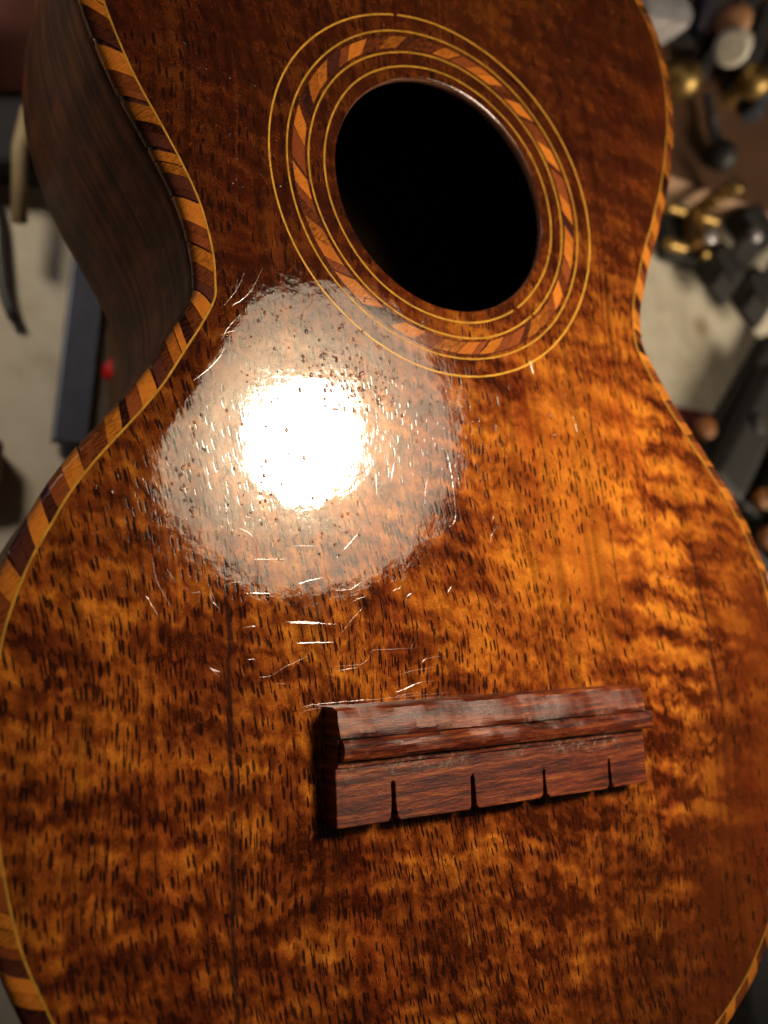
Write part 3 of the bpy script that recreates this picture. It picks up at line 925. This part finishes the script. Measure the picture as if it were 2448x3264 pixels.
# two upright polished steel pins
for (px, py), lab, tip in (((1421, 10), "bright steel pin nearest the ukulele edge", False), ((1466, 20), "bright steel pin with a blue foot beside it, second from the ukulele edge", True)):
    b0 = at(px, py, BT + 46); b0.z = BT
    o = empty("steel_pin", b0[:2] + (BT,) if False else (b0.x, b0.y, BT), lab, "pin", "upright steel pins on the board")
    lathe("shaft", b0, b0 + Vector((0, 0, 1)), [(0, 6.5), (1.5, 7), (30, 7), (31, 8.5), (44, 9.5), (47, 8.5), (48, 0)], MAT['chrome'], o)
    if tip:
        lathe("collar", b0 - Vector((0, 0, 0)), b0 + Vector((0, 0, 1)), [(0.1, 7.4), (0.6, 7.6), (9, 7.6), (9.5, 7.1)], MAT['bluepaint'], o)

# brass knobs
for (px, py), r, lab in (((1470, 170), 11, "brass ball finial beside the ukulele edge"), ((1628, 176), 10, "brass ball finial near the right edge of the picture")):
    b0 = at(px, py, BT + 7 + r); b0.z = BT
    o = empty("brass_finial", (b0.x, b0.y, BT), lab, "finial", "brass finials on the board")
    lathe("foot", b0, b0 + Vector((0, 0, 1)), [(0, 6), (2, 6), (3, 3.4), (8, 3.2)], MAT['brass'], o)
    lathe("knob", b0 + Vector((0, 0, 7)), b0 + Vector((0, 0, 8)), ball(r), MAT['brass'], o)

# dark steel bars and a pale tapered handle lying across the board
for (a, b, w, mt, lab, nm) in (((1659, 20), (1590, 200), 13, 'steel', "dull steel bar slanting beside the ivory handle", "steel_bar"),
                               ((1690, 60), (1625, 250), 10, 'darksteel', "blue-black bar at the right edge above the brass knob", "steel_bar"),
                               ((1520, -30), (1470, 90), 15, 'steel', "dull steel bar behind the second bright pin", "steel_bar"),
                               ((1500, 170), (1560, 70), 9, 'steel', "short grey bar running under the ivory handle", "steel_bar"),
                               ((1630, -60), (1560, 130), 16, 'greyplastic', "charcoal bar lying behind the tan handle", "steel_bar")):
    A = at(*a, BT + 6); B = at(*b, BT + 6)
    o = bar(nm, A, B, w, w * 0.9, BT, BT + 11, MAT[mt], None, 1.5)
    tag(o, lab, "bar", "bars on the board")
A = at(1560, -25, BT + 16); B = at(1517, 72, BT + 16)
o = empty("file", (B.x, B.y, BT), "file with a pale grey tapered handle lying on the board", "file")
lathe("handle", B, A, [(0, 0), (1, 3), (6, 4.5), (40, 8.5), (80, 9), (84, 0)], MAT['lilac'], o)
lathe("tang", B, B + (B - A), [(-3, 2.2), (14, 2.0), (20, 0)], MAT['steel'], o, 12)

# slim tool with a dark ball end
A = at(1528, 205, BT + 7); B = at(1552, 330, BT + 7)
o = empty("ball_tool", (B.x, B.y, BT), "thin grey rod with a dark ball end lying on the board", "tool")
d = (B - A).normalized(); L = (B - A).length
lathe("rod", A, B, [(0, 2.6), (L * 0.4, 2.8), (L * 0.45, 4.0), (L * 0.5, 3.0), (L - 4, 3.4)], MAT['steel'], o, 14)
lathe("ball_end", B - d * 6 + Vector((0, 0, 1.5)), B + d + Vector((0, 0, 1.5)), ball(8.5), MAT['blackplastic'], o)

# black jig with brass pins, standing in front of the board
c0 = at(1465, 560, BZ); c1 = at(1478, 470, BZ)
jc = at(1462, 545, BZ)
o = empty("brass_jig", (jc.x, jc.y, BZ), "black tuner jig with four brass pins in front of the board", "jig")
ux = Vector((0.87, -0.5, 0)).normalized(); ux = Vector((dv.x, dv.y, 0)); uy = nv
def jb(nm, cx, cy, w, h, z0, z1, mt, bv=1.0):
    c = jc + ux * cx + uy * cy
    return prism(nm, [((c + ux * a * w / 2 + uy * b * h / 2).x, (c + ux * a * w / 2 + uy * b * h / 2).y) for a, b in ((-1, -1), (1, -1), (1, 1), (-1, 1))], BZ + z0, BZ + z1, MAT[mt], o, bv)
jb("base_block", 2, 6, 38, 30, 0, 8, 'blackplastic')
jb("amber_block", 0, 8, 9, 22, 8, 17, 'amber', 2)
for cx, cy in ((-15, -5), (11, -4), (-13, 17), (13, 18)):
    c = jc + ux * cx + uy * cy + Vector((0, 0, 12))
    lathe("brass_pin", c - ux * 6, c + ux * 6, [(0, 0), (0.01, 3.0), (0.6, 3.6), (11.4, 3.6), (12, 3.0), (12.01, 0)], MAT['brass'], o, 18)
c = jc + ux * 8 + uy * 24 + Vector((0, 0, 0))
lathe("brass_post", c, c + Vector((0, 0, 1)), [(0, 3.2), (16, 3.2), (17, 4.4), (24, 4.4), (25, 2.6), (28, 2.6), (29, 4.6), (37, 4.6), (39, 3.0), (39.1, 0)], MAT['brass'], o, 20)

# two grey bar clamps
for (a, b, w, lab, rp) in (((1650, 478), (1545, 640), 17, "grey bar clamp next to the brass-pinned jig", (1543, 508)), ((1740, 500), (1615, 690), 19, "grey bar clamp at the right edge below the board", (1641, 505))):
    A = at(*a, BZ + 14); B = at(*b, BZ + 14)
    o = empty("bar_clamp", (B.x, B.y, BZ), lab, "clamp", "grey bar clamps on the bench")
    bar("clamp_bar", A, B, w * 0.85, w * 0.8, BZ + 10, BZ + 17, MAT['greyplastic'], o, 1.5)
    d = (A - B).normalized(); n = Vector((-d.y, d.x, 0))
    hd = A - d * 6
    bar("clamp_head", hd - n * 12, hd + n * 16, 20, 16, BZ, BZ + 18, MAT['blackplastic'], o, 3)
    bar("clamp_jaw", B + d * 22 - n * 4, B + d * 22 + n * 18, 16, 12, BZ, BZ + 20, MAT['blackplastic'], o, 2.5)
    r_ = at(*rp, BZ + 24)
    lathe("rivet", r_ - Vector((0, 0, 4)), r_, [(0, 3.4), (2.6, 3.4), (3.6, 2.4), (4, 0)], MAT['chrome'], o, 16)

# black spring clamps with orange pads
def spring_clamp(a, b, w, pads, lab):
    A = at(*a, BZ + 12); B = at(*b, BZ + 12)
    o = empty("spring_clamp", (B.x, B.y, BZ), lab, "clamp", "black spring clamps with orange pads")
    d = (B - A).normalized(); n = Vector((-d.y, d.x, 0)); L = (B - A).length
    bar("lower_arm", A, B, w * 0.55, w, BZ, BZ + 12, MAT['blackplastic'], o, 3)
    bar("upper_arm", A + d * L * 0.25 + n * 2, B + n * 1 - d * 4, w * 0.75, w * 0.8, BZ + 12.5, BZ + 24, MAT['blackplastic'], o, 4)
    lathe("pivot", A + d * L * 0.6 + Vector((0, 0, 6)), A + d * L * 0.6 + Vector((0, 0, 7)), [(0, 5), (8, 5), (9, 4), (9.1, 0)], MAT['greyplastic'], o, 18)
    for p in pads:
        c = at(*p, BZ + 22)
        lathe("orange_pad", c - Vector((0, 0, 7)), c, [(3.0, 5.8), (6.6, 5.8), (7.4, 4.8), (7.5, 0)], MAT['orangepad'], o, 20)
    return o
spring_clamp((1690, 735), (1525, 1075), 31, ((1533, 922), (1599, 1003), (1574, 1052)), "black spring clamp with orange pads next to the maroon card")
spring_clamp((1760, 760), (1630, 1115), 24, ((1624, 949), (1655, 1076)), "black spring clamp with orange pads at the right edge")
spring_clamp((1770, 960), (1648, 1215), 22, ((1668, 1160),), "lowest black spring clamp, cut by the right edge")

# maroon card
pts = [at(1440, 876, BZ), at(1600, 905, BZ), at(1640, 1120, BZ), at(1470, 1120, BZ)]
o = prism("maroon_card", [(p.x, p.y) for p in pts], BZ, BZ + 1.2, MAT['maroon'], None, 0.2)
tag(o, "flat maroon card lying on the bench under the black clamps", "card")
# black case, lower right
pts = [at(1585, 1990, BZ + 20), at(1622, 2260, BZ + 20), at(1760, 2260, BZ + 20), at(1760, 1900, BZ + 20), at(1600, 1880, BZ + 20)]
o = prism("black_case", [(p.x, p.y) for p in pts], BZ, BZ + 22, MAT['blackcase'], None, 3)
tag(o, "black flat case in the lower right corner beside the ukulele", "case")

# ------------------------------------------------------------------ things on the bench, left of the ukulele
pts = [at(-420, 190, BZ + 16), at(150, 196, BZ + 16), at(175, 412, BZ + 6), at(120, 398, BZ + 6), at(-420, 345, BZ + 6)]
o = prism("black_tray", [(p.x, p.y) for p in pts], BZ, BZ + 16, MAT['blackcase'], None, 3)
tag(o, "black tray behind the ukulele at the left edge", "tray")
pts = [at(-420, -140, BZ + 20), at(260, -140, BZ + 20), at(260, 178, BZ + 20), at(-420, 186, BZ + 20)]
n = 10; vv = []; ff = []
for i in range(n + 1):
    for j in range(n + 1):
        u, w = i / n, j / n
        p = (pts[0].lerp(pts[1], u)).lerp(pts[3].lerp(pts[2], u), w)
        e = min(u, 1 - u, w, 1 - w)
        vv.append((p.x, p.y, BZ + 2 + 26 * min(1, e * 5) ** 0.6 + 4 * math.sin(u * 9 + w * 4)))
for i in range(n):
    for j in range(n):
        k = i * (n + 1) + j
        ff.append((k, k + 1, k + n + 2, k + n + 1))
o = mesh("folded_cloth", vv, ff, MAT['redcloth'], None)
sm = o.modifiers.new("thick", 'SOLIDIFY'); sm.thickness = 3 * MM
sm = o.modifiers.new("smooth", 'SUBSURF'); sm.levels = sm.render_levels = 2
tag(o, "dark red folded cloth behind the ukulele in the upper left corner", "cloth")
A = at(62, 235, BZ + 24); A2 = at(42, 320, BZ + 22); B = at(42, 480, BZ + 18)
o = tube("wooden_stick", [A, A2, B], 2.6, MAT['beige'])
tag(o, "thin beige stick lying over the black tray", "stick")
pts = [at(*p, BZ + 4) for p in ((-30, 380), (-6, 470), (2, 560), (12, 640), (32, 690))]
pp, _ = catmull(pts, 4)
o = tube("cable", pp, 2.0, MAT['greyplastic'])
tag(o, "dark cable end curving over the bench at the left edge", "cable")
# blued steel straightedge
A = at(200, 520, BZ + 10); B = at(152, 955, BZ + 10)
o = empty("straightedge", (B.x, B.y, BZ), "blue-black steel straightedge lying beside the ukulele waist", "straightedge")
bar("steel_blade", A, B, 11.5, 11.5, BZ + 4, BZ + 10, MAT['darksteel'], o, 0.6)
d = (B - A).normalized(); n_ = Vector((-d.y, d.x, 0))
if n_.x < 0: n_ = -n_
bar("brown_edge", A + n_ * 9.5, B + n_ * 9.5 - d * 6, 8, 8, BZ, BZ + 6, MAT['brownstrip'], o, 0.6)  # plain brown strip laid along the blade
# red knob
c = at(250, 806, BZ + 6)
o = empty("red_push_pin", (c.x, c.y, BZ), "small red pin peeping out behind the ukulele waist", "pin")
lathe("head", (c.x, c.y, BZ + 3), (c.x, c.y, BZ + 4), [(0, 2.5), (1, 4.6), (3, 4.8), (6, 3.2), (9, 4.4), (10, 0)], MAT['redknob'], o)
lathe("stem", (c.x, c.y, BZ), (c.x, c.y, BZ + 1), [(0, 1.0), (3.2, 1.0)], MAT['chrome'], o, 10)
# brown block at the left edge
pts = [at(-80, 930, BZ + 12), at(8, 950, BZ + 12), at(4, 1060, BZ + 12), at(-80, 1070, BZ + 12)]
o = prism("wood_offcut", [(p.x, p.y) for p in pts], BZ, BZ + 14, MAT['brownwood'], None, 2)
tag(o, "small brown wood offcut at the left edge of the bench", "offcut")
